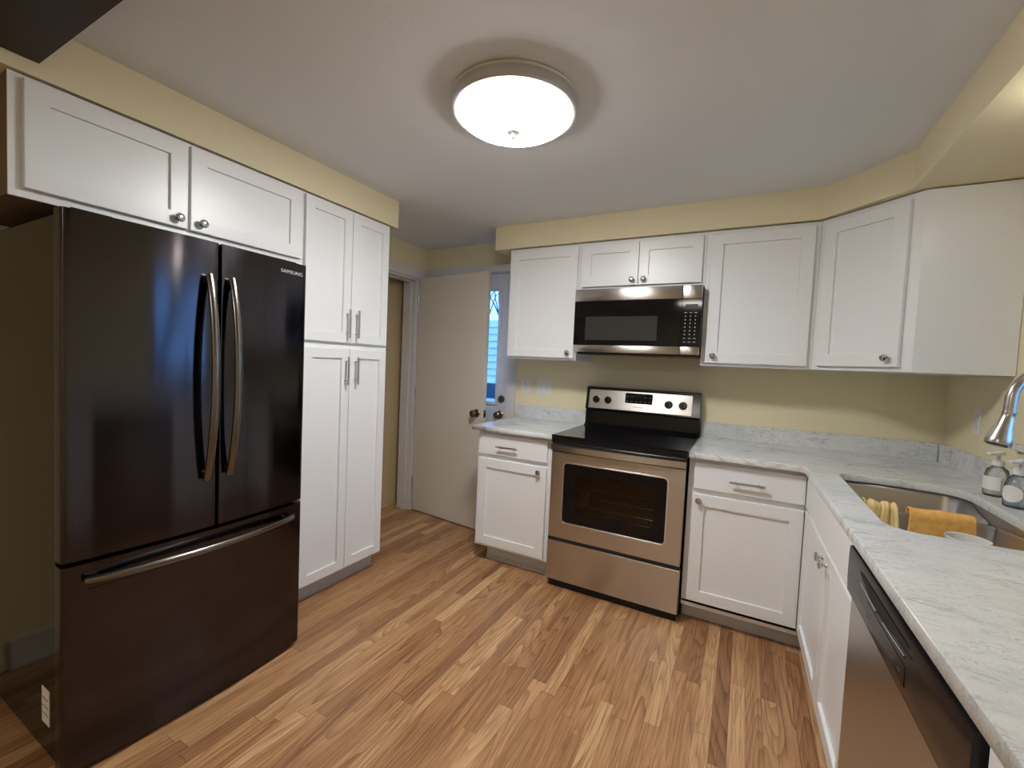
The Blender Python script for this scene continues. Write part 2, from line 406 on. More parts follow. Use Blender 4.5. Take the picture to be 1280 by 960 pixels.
MB().box(-.757-ox-.004, -.757-ox+.004, -.032, -.014, 1.03, 1.06, .002).build('thumb_turn', 'bronze', db, True)

# interior door leaf standing open against the back wall
HX, HY, EX, EY = -1.545, -0.096, -0.790, -0.182
ang = math.atan2(EY-HY, EX-HX); DW_ = math.hypot(EX-HX, EY-HY)
e = bpy.data.objects.new('door_2', None); C.objects.link(e); e.location = (HX, HY, 0); e.rotation_euler = (0, 0, ang); struct(e, 'plain off-white interior door standing open')
B('door_panel', 'door', e, 0, DW_, 0, .035, .010, 2.043, .002)
door_knob(e, DW_-.064, .935, 0, 1.0)
MB().lathe([(.032, .035), (.028, .044), (.013, .047), (.012, .055), (.0275, .064), (.017, .078), (.004, .079)], 24, 'y', (DW_-.064, 0, .935)).build('door_knob', 'bronze', e, True)
b = MB(); b.box(DW_-.0005, DW_+.0015, .006, .029, .905, .965, .0006).box(DW_, DW_+.010, .012, .024, .926, .944, .002)
b.build('latch', 'bronze', e, True)
for z in (.25, 1.05, 1.85):
    MB().lathe([(.006, z-.045), (.006, z+.045)], 10, 'z', (-.006, .0, 0)).build('hinge', 'nickel', e, True)

# right-wall window
e = bpy.data.objects.new('window_1', None); C.objects.link(e); e.location = (XR, (WY0+WY1)/2, WZ0); struct(e, 'double-hung window over the sink')
hw = (WY1-WY0)/2; hh = WZ1-WZ0
b = MB()
b.box(-.016, 0, -hw-.055, -hw, -.0, hh+.055, .002).box(-.016, 0, hw, hw+.045, -.0, hh+.055, .002).box(-.016, 0, -hw, hw, hh, hh+.055, .002)
b.build('casing', 'trim', e, True)
b = MB()
for a0, a1, xx in ((.02, hh/2+.02, .05), (hh/2-.02, hh-.02, .08)):
    b.box(xx, xx+.03, -hw, -hw+.04, a0, a1).box(xx, xx+.03, hw-.04, hw, a0, a1).box(xx, xx+.03, -hw, hw, a0, a0+.04).box(xx, xx+.03, -hw, hw, a1-.04, a1)
b.build('sash', 'trim', e)
B('pane', 'pane', e, .062, .066, -hw+.04, hw-.04, .06, hh/2-.02)
B('pane', 'pane', e, .092, .096, -hw+.04, hw-.04, hh/2+.02, hh-.06)
B('window_sill', 'marble', e, -.03, .14, -hw-.10, hw+.145, -.022, 0, .002)

# ============================================================ CABINET KIT
def shaker(parent, x0, x1, z0, z1, name='door', rail=.058, mt='cabinet', t=.02):
    """front plane at y=-t .. 0, recessed centre panel"""
    b = MB(); r = rail
    me = b.b
    def ring(xa, xb, za, zb, y): return [me.verts.new((xa, y, za)), me.verts.new((xb, y, za)), me.verts.new((xb, y, zb)), me.verts.new((xa, y, zb))]
    c = .0015
    R = [ring(x0, x1, z0, z1, 0), ring(x0, x1, z0, z1, -t+c), ring(x0+c, x1-c, z0+c, z1-c, -t),
         ring(x0+r, x1-r, z0+r, z1-r, -t), ring(x0+r+.001, x1-r-.001, z0+r+.001, z1-r-.001, -t+.011)]
    for A, Bq in zip(R, R[1:]):
        for i in range(4): me.faces.new((A[i], A[(i+1) % 4], Bq[(i+1) % 4], Bq[i]))
    me.faces.new(R[0]); me.faces.new(R[-1])
    return b.build(name, mt, parent)
def slab(parent, x0, x1, z0, z1, name='drawer', t=.02):
    return B(name, 'cabinet', parent, x0, x1, -t, 0, z0, z1, .002)
def knob(parent, x, z, y=-.02):
    return MB().lathe([(.0085, 0), (.008, -.003), (.0055, -.006), (.0055, -.013), (.010, -.016), (.0155, -.019), (.0165, -.023), (.014, -.027), (.006, -.029), (.001, -.0293)], 24, 'y', (x, y, z)).build('knob', 'chrome', parent, True)
def pull(parent, x, z, L, vertical=False, y=-.02, span=.66):
    b = MB(); h = L/2; d = -.028; k = h*span
    if vertical:
        b.tube([(x, y+d, z-h), (x, y+d, z+h)], .0058, 14)
        for s in (-1, 1): b.tube([(x, y+.001, z+s*k), (x, y+d, z+s*k)], .0048, 10)
    else:
        b.tube([(x-h, y+d, z), (x+h, y+d, z)], .0058, 14)
        for s in (-1, 1): b.tube([(x+s*k, y+.001, z), (x+s*k, y+d, z)], .0048, 10)
    return b.build('handle', 'nickel', parent, True)
UG = 'white shaker upper cabinets'; BG = 'white shaker base cabinets'

# ---- upper cabinets, stove wall.  local y=0 is the face frame, cabinet goes to +y
UZ, UT, UD = 1.378, 2.146, -.316
dpt = BW - UD - .002
def upper(name, label, x0, x1, z0, z1):
    t = thing(name, label, 'cabinet', (x0, UD, z0), 0, UG)
    w, h = x1-x0, z1-z0
    b = MB(); b.box(0, w, 0, dpt, 0, h, .001)
    b.build('carcass', 'cabinet', t)
    return t, w, h
t, w, h = upper('upper_cabinet', 'white single-door upper cabinet above the outlet, left of microwave', -.5275, -.001, UZ, UT)
d = shaker(t, .018, w-.012, .014, h-.022); knob(d, w-.012-.043, .052)
t, w, h = upper('upper_cabinet', 'short two-door white cabinet directly above the microwave', 0, .761, 1.836, UT)
d = shaker(t, .018, w/2-.0015, .022, h-.022); knob(d, w/2-.035, .054)
d = shaker(t, w/2+.0015, w-.018, .022, h-.022); knob(d, w/2+.035, .054)
t, w, h = upper('upper_cabinet', 'wide single-door white upper cabinet right of the microwave', .762, 1.303, UZ, UT)
d = shaker(t, .026, w-.024, .016, h-.022, rail=.060); knob(d, .066, .056)
# ---- diagonal corner cabinet
p0 = Vector((1.304, UD)); p1 = Vector((1.627, -.628)); dv = (p1-p0); L = dv.length; a = math.atan2(dv.y, dv.x)
t = thing('corner_cabinet', 'white diagonal corner upper cabinet with one narrow door', 'cabinet', (p0.x, p0.y, UZ), a, UG)
def tol(x, y):
    v = Vector((x, y))-p0; return (v.x*math.cos(a)+v.y*math.sin(a), -v.x*math.sin(a)+v.y*math.cos(a))
poly = [tol(*p0), tol(*p1), tol(XR-.002, -.628), tol(XR-.002, BW-.002), tol(p0.x, BW-.002)]
MB().prism(poly, 0, UT-UZ).build('carcass', 'cabinet', t)
d = shaker(t, .035, L-.045, .020, UT-UZ-.024, rail=.060); knob(d, L-.045-.042, .060)

# ---- base cabinets, stove wall
FD = -.600; bd = BW-FD-.002
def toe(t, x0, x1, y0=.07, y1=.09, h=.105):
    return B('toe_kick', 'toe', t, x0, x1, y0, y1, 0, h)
x0, x1 = -.555, -.004
t = thing('base_cabinet', 'white base cabinet with drawer between open door and range', 'cabinet', (x0, FD, 0), 0, BG); w = x1-x0
B('carcass', 'cabinet', t, 0, w, 0, bd, .108, .89, .001)
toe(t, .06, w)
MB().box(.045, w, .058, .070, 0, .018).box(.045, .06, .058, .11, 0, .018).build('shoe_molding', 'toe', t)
d = slab(t, .022, w-.040, .736, .869); pull(d, .235, .797, .150)
d = shaker(t, .020, w-.040, .128, .705); knob(d, w-.040-.050, .672)
x0, x1 = .768, 1.300
t = thing('base_cabinet', 'white base cabinet with wide drawer right of the range', 'cabinet', (x0, FD, 0), 0, BG); w = x1-x0
B('carcass', 'cabinet', t, 0, w, 0, bd, .108, .89, .001)
B('filler', 'cabinet', t, 0, w, .0, .01, .09, .12)
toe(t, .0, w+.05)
d = slab(t, .027, w-.012, .730, .869); pull(d, .274, .793, .158)
d = shaker(t, .027, w-.012, .130, .700); knob(d, .060, .668)

# ---- sink base on the right wall, local x runs toward the viewer
rz = -PI/2 + TH
o = run(-.02, .038)
t = thing('sink_base_cabinet', 'long white sink base cabinet with two doors beside dishwasher', 'cabinet', o, rz, BG)
w = .975
b = MB(); b.box(0, w, 0, .02, .108, .888).box(0, w, .02, .60, .108, .128).box(w-.018, w, .02, .60, .108, .888).box(0, .018, .02, .60, .108, .888)
b.build('carcass', 'cabinet', t)
B('false_front', 'cabinet', t, .0, w-.016, -.02, 0, .726, .872, .002)
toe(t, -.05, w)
xm = .535
d = shaker(t, .0, xm-.002, .130, .712, rail=.055); knob(d, xm-.038, .672)
d = shaker(t, xm+.002, w-.016, .130, .712, rail=.055); knob(d, xm+.038, .672)
# ---- end cabinet past the dishwasher
t0 = 1.664
t = thing('end_cabinet', 'narrow white end cabinet at near side of dishwasher', 'cabinet', run(t0, .028), rz, BG)
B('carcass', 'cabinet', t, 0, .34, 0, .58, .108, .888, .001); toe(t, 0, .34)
shaker(t, .01, .32, .130, .886)

# ---- countertops
DXE = XR-.002
def arc(cx, cy, r, a0, a1, n=6): return [(cx+r*math.cos(math.radians(a0+(a1-a0)*i/n)), cy+r*math.sin(math.radians(a0+(a1-a0)*i/n))) for i in range(n+1)]
tag(sheet('countertop', [[(-.577, BW-.003), (-.577, -.654), (-.004, -.654), (-.004, BW-.003)]], .892, CT, 'marble', .0015),
    'short pale marbled countertop left of the range', 'countertop')
e0 = run(0, 0); e1 = run(2.03, 0)
rim = [(.768, BW-.003), (.768, -.654), (1.252, -.654), (1.266, -.661), (e0.x+.001, -.676), (e1.x, e1.y), (DXE, e1.y), (DXE, BW-.003)]
SX0, SX1, SY0, SY1 = 1.386, 1.788, -1.505, -.700
hole = arc(SX0+.06, SY1-.06, .06, 180, 110) + [(1.52, SY1+.006), (1.62, SY1+.002)] + arc(SX1-.10, SY1-.11, .10, 80, 0) + arc(SX1-.09, SY0+.09, .09, 0, -90) + arc(SX0+.075, SY0+.075, .075, -90, -180)
ctop = sheet('countertop', [rim, hole], .892, CT, 'marble', .0015)
tag(ctop, 'long L-shaped pale marbled countertop with the sink cut into it', 'countertop')
# backsplashes are strips of the same stone, each lifted off by itself
tag(B('backsplash', 'marble', None, -.596, -.004, BW-.020, BW-.001, CT, 1.019, .001), 'short marbled backsplash strip under the outlet and switch', 'backsplash', 'marbled backsplash strips')
tag(B('backsplash', 'marble', None, .766, XR-.022, BW-.020, BW-.001, CT, 1.019, .001), 'long marbled backsplash strip on wall right of the range', 'backsplash', 'marbled backsplash strips')
tag(B('backsplash', 'marble', None, XR-.020, XR-.001, -2.65, BW-.021, CT, 1.019, .001), 'marbled backsplash strip behind soap bottles along window wall', 'backsplash', 'marbled backsplash strips')

# ---- sink
t = thing('kitchen_sink', 'stainless steel undermount double-bowl sink in the marbled counter', 'sink', ((SX0+SX1)/2, (SY0+SY1)/2, .70))
cx, cy = (SX0+SX1)/2, (SY0+SY1)/2
def rr(x0, x1, y0, y1, r, n=6):
    return arc(x1-r, y1-r, r, 90, 0, n) + arc(x1-r, y0+r, r, 0, -90, n) + arc(x0+r, y0+r, r, -90, -180, n) + arc(x0+r, y1-r, r, 180, 90, n)
def rr2(x0, x1, y0, y1, rt, rb, n=6):
    return arc(x1-rt, y1-rt, rt, 90, 0, n) + arc(x1-rb, y0+rb, rb, 0, -90, n) + arc(x0+rb, y0+rb, rb, -90, -180, n) + arc(x0+rt, y1-rt, rt, 180, 90, n)
def basin(x0, x1, y0, y1, zt, zb, r):
    far = y0 > DIV
    b = MB(); me = b.b
    def ring(o_, z, rr_):
        out = []
        for x, y in rr2(x0+o_, x1-o_, y0+o_, y1-o_, rr_ if far else .022, .022 if far else rr_):
            k = min(1.0, max(0.0, (abs(y-DIV)-.03)/.03)); k = k*k*(3-2*k)
            out.append(me.verts.new((x-cx, y-cy, min(z, DZ-.002+(zt-DZ+.002)*k)-.70)))
        return out
    R = [ring(0, zt, r), ring(.004, zt-.02, r), ring(.014, zb+.03, r), ring(.026, zb+.008, r*.85), ring(.05, zb, r*.7)]
    for A, Bq in zip(R, R[1:]):
        for i in range(len(A)): me.faces.new((A[i], A[(i+1) % len(A)], Bq[(i+1) % len(A)], Bq[i]))
    me.faces.new(R[-1])
    o = b.build('basin', 'sink_steel', t, True)
    sd = o.modifiers.new('wall', 'SOLIDIFY'); sd.thickness = .0015; sd.offset = 1
    return o
DIV = -.955; DZ = .846
basin(SX0-.012, SX1+.012, DIV+.012, SY1+.012, .8915, .70, .07)
basin(SX0-.012, SX1+.012, SY0-.012, DIV-.012, .8915, .66, .08)
MB().box(SX0-.012-cx, SX1+.012-cx, DIV-.015-cy, DIV+.015-cy, DZ-.012-.70, DZ-.70, .005, 3).build('divider', 'sink_steel', t, True)
for xx in (SX0-.0155, SX1+.0125): B('side_wall', 'sink_steel', t, xx-cx, xx+.003-cx, DIV-.46-cy, DIV+.18-cy, .06, .1915)
for yy, zb in (((DIV+SY1)/2, .70), ((SY0+DIV)/2, .66)):
    MB().lathe([(.045, zb-.70+.003), (.043, zb-.70+.005), (.030, zb-.70+.001), (.004, zb-.70+.001)], 24, 'z', (.03, yy-cy, 0)).build('drain', 'chrome', t, True)

# ---- faucet
fb = Vector((1.855, -1.235, CT))
t = thing('kitchen_faucet', 'brushed nickel gooseneck faucet with bell-shaped pull-down spray head', 'faucet', fb)
def rel(p): return Vector(p)-fb
MB().lathe([(.031, 0), (.031, .006), (.024, .014), (.019, .05), (.018, .10)], 28).build('base', 'nickel', t, True)
A0 = Vector((1.678, -1.305, 1.262))
pts = [rel((fb.x, fb.y, CT+.09)), rel((fb.x, fb.y, 1.24))]
top = Vector(((A0.x+fb.x)/2, (A0.y+fb.y)/2, 1.29)); hv = Vector((fb.x-A0.x, fb.y-A0.y, 0))/2; 
for i in range(1, 14):
    a_ = PI*i/14; pts.append(rel(top + hv*math.cos(a_) + Vector((0, 0, .095*math.sin(a_)))))
pts.append(rel(A0))
MB().tube(pts, .0135, 18).build('neck', 'nickel', t, True)
hb = Vector((1.655, -1.318, 1.168)); ax = (hb-A0)
pr = [(0, .0150), (.04, .0150), (.06, .0138), (.16, .0145), (.45, .0185), (.8, .0265), (.93, .0290), (1.0, .0275)]
MB().tube([rel(A0+ax*k) for k, r in pr], [r for k, r in pr], 26).build('spray_head', 'nickel', t, True)
MB().tube([rel(A0+ax*1.0), rel(A0+ax*1.03)], [.0235, .021], 24).build('spray_nozzle', 'black_plastic', t, True)
MB().tube([rel((fb.x, fb.y-.018, CT+.075)), rel((fb.x, fb.y-.045, CT+.08)), rel((fb.x-.01, fb.y-.13, CT+.115))], [.011, .010, .006], 14).build('lever', 'nickel', t, True)

# ---- soap bottles
def soap(name, label, loc, s, shell, liquid, lab, rz):
    t = thing(name, label, 'soap bottle', loc, rz, 'soap pump bottles by the sink')
    body = MB().lathe([(.030*s, 0), (.034*s, .004), (.035*s, .03*s), (.033*s, .075*s), (.027*s, .098*s), (.016*s, .108*s), (.0145*s, .118*s)], 28).build('bottle_body', shell, t, True)
    MB().lathe([(.027*s, .005), (.0325*s, .008), (.033*s, .03*s), (.0315*s, .062*s)], 28).build('liquid', liquid, t, True)
    MB().lathe([(.0165*s, .112*s), (.0165*s, .128*s), (.012*s, .133*s), (.006*s, .134*s), (.006*s, .150*s)], 20).build('pump_collar', 'white_plastic', t, True)
    b = MB(); b.box(-.008*s, .008*s, -.050*s, .012*s, .150*s, .160*s, .003).box(-.009*s, .009*s, -.010*s, .020*s, .151*s, .163*s, .003)
    b.build('pump_head', 'white_plastic', t, True)
    # label wrapped on the front of the body
    b = MB(); n = 10; me = b.b; lo, hi = [], []
    for i in range(n+1):
        u = i/n*2-1; aa = -PI/2 + u*.85; r = .0352*s
        half = (.028*s)*math.sqrt(max(0.05, 1-u*u*.9)) if lab == 'oval' else .024*s
        lo.append(me.verts.new((r*math.cos(aa), r*math.sin(aa), .048*s-half))); hi.append(me.verts.new((r*.985*math.cos(aa), r*.985*math.sin(aa), .048*s+half)))
    for i in range(n): me.faces.new((lo[i], lo[i+1], hi[i+1], hi[i]))
    b.build('paper_label', 'label', t, True)
    return t
soap('soap_bottle', 'clear green-tinted soap pump bottle, the one nearer the corner', (1.862, -.775, CT), 1.03, 'green_clear', 'green_liquid', 'band', -.9)
soap('soap_bottle', 'clear blue soap pump bottle with oval white label, nearer the faucet', (1.852, -.950, CT), 1.02, 'blue_clear', 'blue_liquid', 'oval', -.9)

# ---- cloths over the sink divider and a bowl in the sink
def drape(name, label, x0, x1, m, folds, amp, top_z, front, back, seed):
    rnd = random.Random(seed); b = MB(); me = b.b; nx, ns = 46, 26; grid = []
    r = .019
    path = []
    for i in range(ns+1):
        s_ = i/ns
        if s_ < .25: path.append((DIV+r+.002, top_z-r-back*(1-s_/.25)))
        elif s_ < .5:
            a_ = PI*(s_-.25)/.25; path.append((DIV+(r+.002)*math.cos(a_), top_z-r+r*math.sin(a_)))
        else: path.append((DIV-r-.002, top_z-r-front*(s_-.5)/.5))
    ph = rnd.random()*6
    for j in range(nx+1):
        u = j/nx; x = x0+(x1-x0)*u; row = []
        for i, (y, z) in enumerate(path):
            s_ = i/ns; k = amp*(0.25+abs(s_-.38)*1.5)
            f = math.sin(folds*2*PI*u+ph+s_*0.6)+.4*math.sin(folds*4.7*PI*u+s_*2)
            sg = -1 if s_ > .38 else 1
            row.append(me.verts.new((x + amp*.3*math.sin(s_*7+u*9) , y+sg*k*(f+1.2)*.5, z + (amp*.45*(f+.6) if .25 <= s_ <= .5 else 0) - (.006*math.sin(u*5+ph) if i in (0, ns) else 0))))
        grid.append(row)
    for j in range(nx):
        for i in range(ns): me.faces.new((grid[j][i], grid[j+1][i], grid[j+1][i+1], grid[j][i+1]))
    o = b.build(name, m, None, True)
    sd = o.modifiers.new('thick', 'SOLIDIFY'); sd.thickness = .005; sd.offset = 1
    tag(o, label, 'dishcloth', 'dishcloths over the sink divider'); return o
drape('dishcloth', 'bunched yellow and cream striped dishcloth over sink divider', 1.432, 1.535, 'cream_cloth', 3.0, .012, .866, .10, .05, 3)
drape('dishcloth', 'flat folded orange dishcloth hanging over sink divider', 1.568, 1.748, 'orange_cloth', 1.0, .004, .866, .115, .05, 5)
# blue scrub brush handle end at far-left of the divider
t = thing('scrub_brush', 'dark scrubber with pale handle tucked left of the cloths', 'brush', (1.408, DIV, DZ+.001))
MB().lathe([(.016, 0), (.018, .004), (.018, .016), (.012, .022)], 20).build('brush_head', 'black_plastic', t, True)
MB().tube([(0, 0, .018), (-.004, .006, .03)], [.010, .007], 14).build('cap', 'grey_print', t, True)
bw = MB().lathe([(.040, 0), (.044, .003), (.050, .06), (.056, .148), (.0585, .152), (.058, .156), (.0545, .154), (.048, .06), (.040, .006), (.002, .005)], 36, cap=False).build('tub', 'white_plastic', None, True, (1.700, -1.062, .6615))
tag(bw, 'small white plastic tub standing in the near sink basin beside orange cloth', 'tub')

# ============================================================ TALL CABINETS ON THE LEFT
XF = -.986
yP1, yP0 = -1.047, -1.642
TT = 2.146
t = thing('pantry_cabinet', 'tall white four-door pantry cabinet between refrigerator and doorway', 'cabinet', (XF, yP0, 0), PI/2)
w = yP1-yP0; dp = XF-XL-.002
B('carcass', 'cabinet', t, 0, w, 0, dp, .108, TT, .001)
toe(t, 0, w-.0)
xm = w/2
d = shaker(t, .004, xm-.0015, 1.412, TT-.012, rail=.052); pull(d, xm-.027, 1.519, .155, True)
d = shaker(t, xm+.0015, w-.018, 1.412, TT-.012, rail=.052); pull(d, xm+.036, 1.519, .155, True)
d = shaker(t, .004, xm-.0015, .122, 1.378, rail=.052); pull(d, xm-.030, 1.257, .155, True)
d = shaker(t, xm+.0015, w-.018, .122, 1.378, rail=.052); pull(d, xm+.038, 1.257, .155, True)
yO0 = -2.633
t = thing('over_refrigerator_cabinet', 'wide white two-door cabinet mounted above the refrigerator', 'cabinet', (XF, yO0, 1.782), PI/2, UG)
w = yP0-.001-yO0; h = TT-1.782
B('carcass', 'cabinet', t, .0035, w, .0, dp, .004, h)
B('side_panel', 'brown_panel', t, 0, .0035, .004, dp, 0, h)
B('bottom_panel', 'brown_panel', t, .004, w, .02, dp, 0, .004)
B('face_frame', 'cabinet', t, 0, w, -.001, .004, -.002, h, .0005)
d = shaker(t, .030, w*.478, .026, h-.012, rail=.058); knob(d, w*.478-.036, .060)
d = shaker(t, w*.478+.010, w-.020, .026, h-.012, rail=.058); knob(d, w*.478+.010+.038, .060)

# ---- refrigerator
FX = -.745; fy0, fy1 = -2.587, -1.792; FW = fy1-fy0
t = thing('refrigerator', 'large dark stainless french-door refrigerator with bottom freezer', 'refrigerator', (FX, fy0, 0), PI/2)
# local: x along width, y=0 front edge plane, +y back
FH = 1.729
B('body', 'fridge_side', t, .004, FW-.004, .055, .80, .035, FH-.012, .004)
BU = .026
def bulge(x): u = (x/FW)*2-1; return -BU*(1-u*u)
def curved(x0, x1, z0, z1, name, rl=.010, rr_=.010, t_=.05):
    b = MB(); me = b.b; n = 22; prof = []
    # plan outline, front curve with rounded vertical edges
    pts = []
    for i in range(5):
        a_ = PI/2*i/4; pts.append((x0+rl*(1-math.sin(a_)), bulge(x0+rl)+rl*(1-math.cos(a_)) if False else bulge(x0+rl)+rl-rl*math.sin(a_+0) if False else 0))
    pts = [(x0, t_), (x0, bulge(x0)+rl)]
    for i in range(1, 5):
        a_ = PI/2*i/4; pts.append((x0+rl*(1-math.cos(a_)), bulge(x0+rl)+rl*(1-math.sin(a_))))
    for i in range(1, n):
        x = x0+rl+(x1-rr_-x0-rl)*i/n; pts.append((x, bulge(x)))
    for i in range(0, 4):
        a_ = PI/2*i/4; pts.append((x1-rr_*(1-math.sin(a_)), bulge(x1-rr_)+rr_*(1-math.cos(a_))))
    pts += [(x1, bulge(x1)+rr_), (x1, t_)]
    b.prism(pts, z0, z1); return b.build(name, 'black_steel', t, True)
xm = .418
SPL = .682
dL = curved(0, xm-.005, SPL, FH, 'door', .012, .004)
dR = curved(xm+.005, FW, SPL, FH, 'door', .004, .012)
fz = curved(0, FW, .022, SPL-.014, 'freezer_drawer', .012, .012)
B('door_gasket', 'dark_gap', t, .012, FW-.012, .045, .06, .03, FH-.02)
def bar(parent, pts, w_, th, up, name='handle', m='handle_steel'):
    return MB().tube(pts, 1.0, 14, (w_, th), up).build(name, m, parent, True)
for dd, xh, z0, z1 in ((dL, xm-.043, .865, 1.607), (dR, xm+.036, .872, 1.607)):
    pts = []
    for i in range(19):
        k = i/18; z = z0+(z1-z0)*k; o_ = .016+.050*math.sin(PI*k)**.8
        pts.append((xh, bulge(xh)-o_, z))
    bar(dd, pts, .0145, .010, (1, 0, 0))
    for z in (z0+.018, z1-.018): B('handle_mount', 'handle_steel', dd, xh-.009, xh+.009, bulge(xh)-.024, bulge(xh)+.001, z-.012, z+.012, .003)
pts = []
for i in range(25):
    k = i/24; x = .046+(FW-.046-.060)*k; pts.append((x, bulge(x)-.018-.034*math.sin(PI*k)**.7, .620))
bar(fz, pts, .0125, .009, (0, 0, 1))
for x in (.066, FW-.080): B('handle_mount', 'handle_steel', fz, x-.012, x+.012, bulge(x)-.028, bulge(x)+.001, .612, .628, .003)
# bevelled grip strip over the freezer handle
MB().tube([(x_, bulge(x_)-.0005, .586) for x_ in [ .06+i*(FW-.14)/16 for i in range(17)]], .0016, 6).build('trim_line', 'black_plastic', fz, True)
lettering('SAMSUNG', .021, dR, (FW-.079, bulge(FW-.079)-.0012, 1.684), (PI/2, 0, math.atan2(bulge(FW-.06)-bulge(FW-.1), .04)), 'grey_print', .0003, 'brand_lettering', 1.15)
B('side_label', 'label', t, .0025, .0045, .108, .168, .132, .246)
b = MB()
for z in (.165, .19, .215): b.box(.0018, .0026, .115, .160, z-.003, z)
b.build('side_label_print', 'dark_print', t)
for x in (.08, FW-.08): B('hinge_cover', 'black_plastic', t, x-.05, x+.05, .03, .12, FH-.012, FH+.012, .004)
for x in (.06, FW-.06): MB().lathe([(.018, 0), (.018, .036)], 16, 'z', (x, .12, 0)).build('foot', 'black_plastic', t, True)
for x in (.06, FW-.06): MB().lathe([(.018, 0), (.018, .036)], 16, 'z', (x, .70, 0)).build('foot', 'black_plastic', t, True)

# ============================================================ RANGE
RX0, RX1, RF = .001, .761, -.6615; RW = RX1-RX0
t = thing('electric_range', 'stainless steel range with black glass cooktop and rear controls', 'range', (RX0, RF, 0))
# local y=0 is the oven door's face
bk = BW-RF-.003
b = MB(); b.box(0, .012, .03, bk-.03, .03, .885).box(RW-.012, RW, .03, bk-.03, .03, .885).box(0, RW, bk-.05, bk-.03, .03, .885).box(0, RW, .03, bk-.03, .03, .05).box(.012, RW-.012, .04, bk-.03, .835, .885)
b.box(0, RW, .03, .045, .03, .31)
b.build('body', 'black_enamel', t)
ct = B('cooktop', 'black_gloss', t, -.004, RW+.004, -.004, bk-.06, .915, .926, .004)
B('cooktop_front', 'black_enamel', t, -.003, RW+.003, -.003, .05, .876, .918, .008)
for (x, y, r) in ((.20, .18, .105), (.56, .17, .088), (.20, .44, .080), (.56, .44, .105)):
    b = MB()
    for rr_ in (r, r*.62): b.lathe([(rr_, .9262), (rr_-.003, .9262)], 48, 'z', (x, y, 0), cap=False)
    b.build('burner_ring', 'burner_print', ct)
# oven handle: flat full-width bar with a slight crown
b = MB(); me = b.b
pts = []
for i in range(17):
    x = -.0+RW*i/16; u = i/8-1; pts.append((x, -.012-.016*(1-u*u)))
poly = pts + [(RW, -.004), (0, -.004)]
b.prism(poly, .834, .868)
b.build('oven_handle', 'steel', t, True)
# oven door with a rounded window
WX0, WX1, WZ_0, WZ_1 = .085, .672, .408, .765
dz0, dz1 = .309, .826
def rrect(x0, x1, y0, y1, r, n=6): return arc(x1-r, y1-r, r, 90, 0, n) + arc(x1-r, y0+r, r, 0, -90, n) + arc(x0+r, y0+r, r, -90, -180, n) + arc(x0+r, y1-r, r, 180, 90, n)
def plate(name, outer, holes, y0, y1, m, parent, bev=.002):
    """an upright slab in the local xz plane"""
    o = sheet(name, [outer]+holes, 0, y1-y0, m, bev)
    for v in o.data.vertices: v.co = Vector((v.co.x, y1-v.co.z, v.co.y))
    bm = bmesh.new(); bm.from_mesh(o.data); bmesh.ops.recalc_face_normals(bm, faces=bm.faces[:]); bm.to_mesh(o.data); bm.free()
    o.parent = parent; return o
outer = [(.003, dz0), (RW-.003, dz0), (RW-.003, dz1), (.003, dz1)]
win = rrect(WX0, WX1, WZ_0, WZ_1, .022)
door = plate('oven_door', outer, [win], 0, .035, 'steel', t, .003)
# raised rim round the glass
plate('window_rim', rrect(WX0-.007, WX1+.007, WZ_0-.007, WZ_1+.007, .028), [rrect(WX0+.001, WX1-.001, WZ_0+.001, WZ_1-.001, .021)], -.002, .006, 'steel_light', door, .001)
# dark glass mask with a see-through middle
IX0, IX1, IZ0, IZ1 = WX0+.075, WX1-.065, WZ_0+.075, WZ_1-.05
plate('oven_glass', win, [rrect(IX0, IX1, IZ0, IZ1, .01)], .006, .012, 'black_gloss', door, .0005)
B('oven_window', 'oven_glass', door, IX0, IX1, .008, .010, IZ0, IZ1)
b = MB()   # oven cavity
b.box(.08, RW-.08, .50, .51, .33, .80).box(.08, .09, .04, .5, .33, .80).box(RW-.09, RW-.08, .04, .5, .33, .80).box(.08, RW-.08, .04, .5, .33, .34).box(.08, RW-.08, .04, .5, .79, .80)
MT['cavity'] = mat('oven_enamel', (0.34, 0.25, 0.16, 1), 0.35)
b.build('oven_cavity', 'cavity', t)
for zr in (.505, .565):
    b = MB(); b.tube([(.10, .06, zr), (RW-.10, .06, zr)], .0028, 8).tube([(.10, .45, zr), (RW-.10, .45, zr)], .0028, 8)
    for i in range(15):
        xx = .12+i*(RW-.24)/14; b.tube([(xx, .06, zr), (xx, .45, zr)], .0016, 6)
    b.build('oven_rack', 'chrome', t, True)
B('storage_drawer', 'steel', t, .001, RW-.001, -.002, .03, .050, .288, .004)
B('gap_strip', 'dark_gap', t, .003, RW-.003, .004, .03, .288, .309); B('gap_strip', 'dark_gap', t, .003, RW-.003, .004, .03, .826, .876)
B('base_skirt', 'dark_gap', t, .01, RW-.01, .03, .05, .0, .05)
for x in (.05, RW-.05): MB().lathe([(.016, 0), (.016, .032)], 14, 'z', (x, .5, 0)).build('foot', 'black_plastic', t, True)
# backguard: side profile extruded across
prof = [(bk-.115, .926), (bk-.085, .945), (bk-.080, 1.035), (bk-.098, 1.045), (bk-.070, 1.198), (bk-.045, 1.204), (bk-.001, 1.198), (bk-.001, .926)]
b = MB(); lo = [b.b.verts.new((.002, y, z)) for y, z in prof]; hi = [b.b.verts.new((RW-.002, y, z)) for y, z in prof]
b.b.faces.new(lo); b.b.faces.new(hi)
for i in range(len(prof)): b.b.faces.new((lo[i], lo[(i+1) % 8], hi[(i+1) % 8], hi[i]))
bg_ = b.build('backguard', 'black_enamel', t)
tilt = math.atan2(.028, .153)
pe = bpy.data.objects.new('control_panel', None)
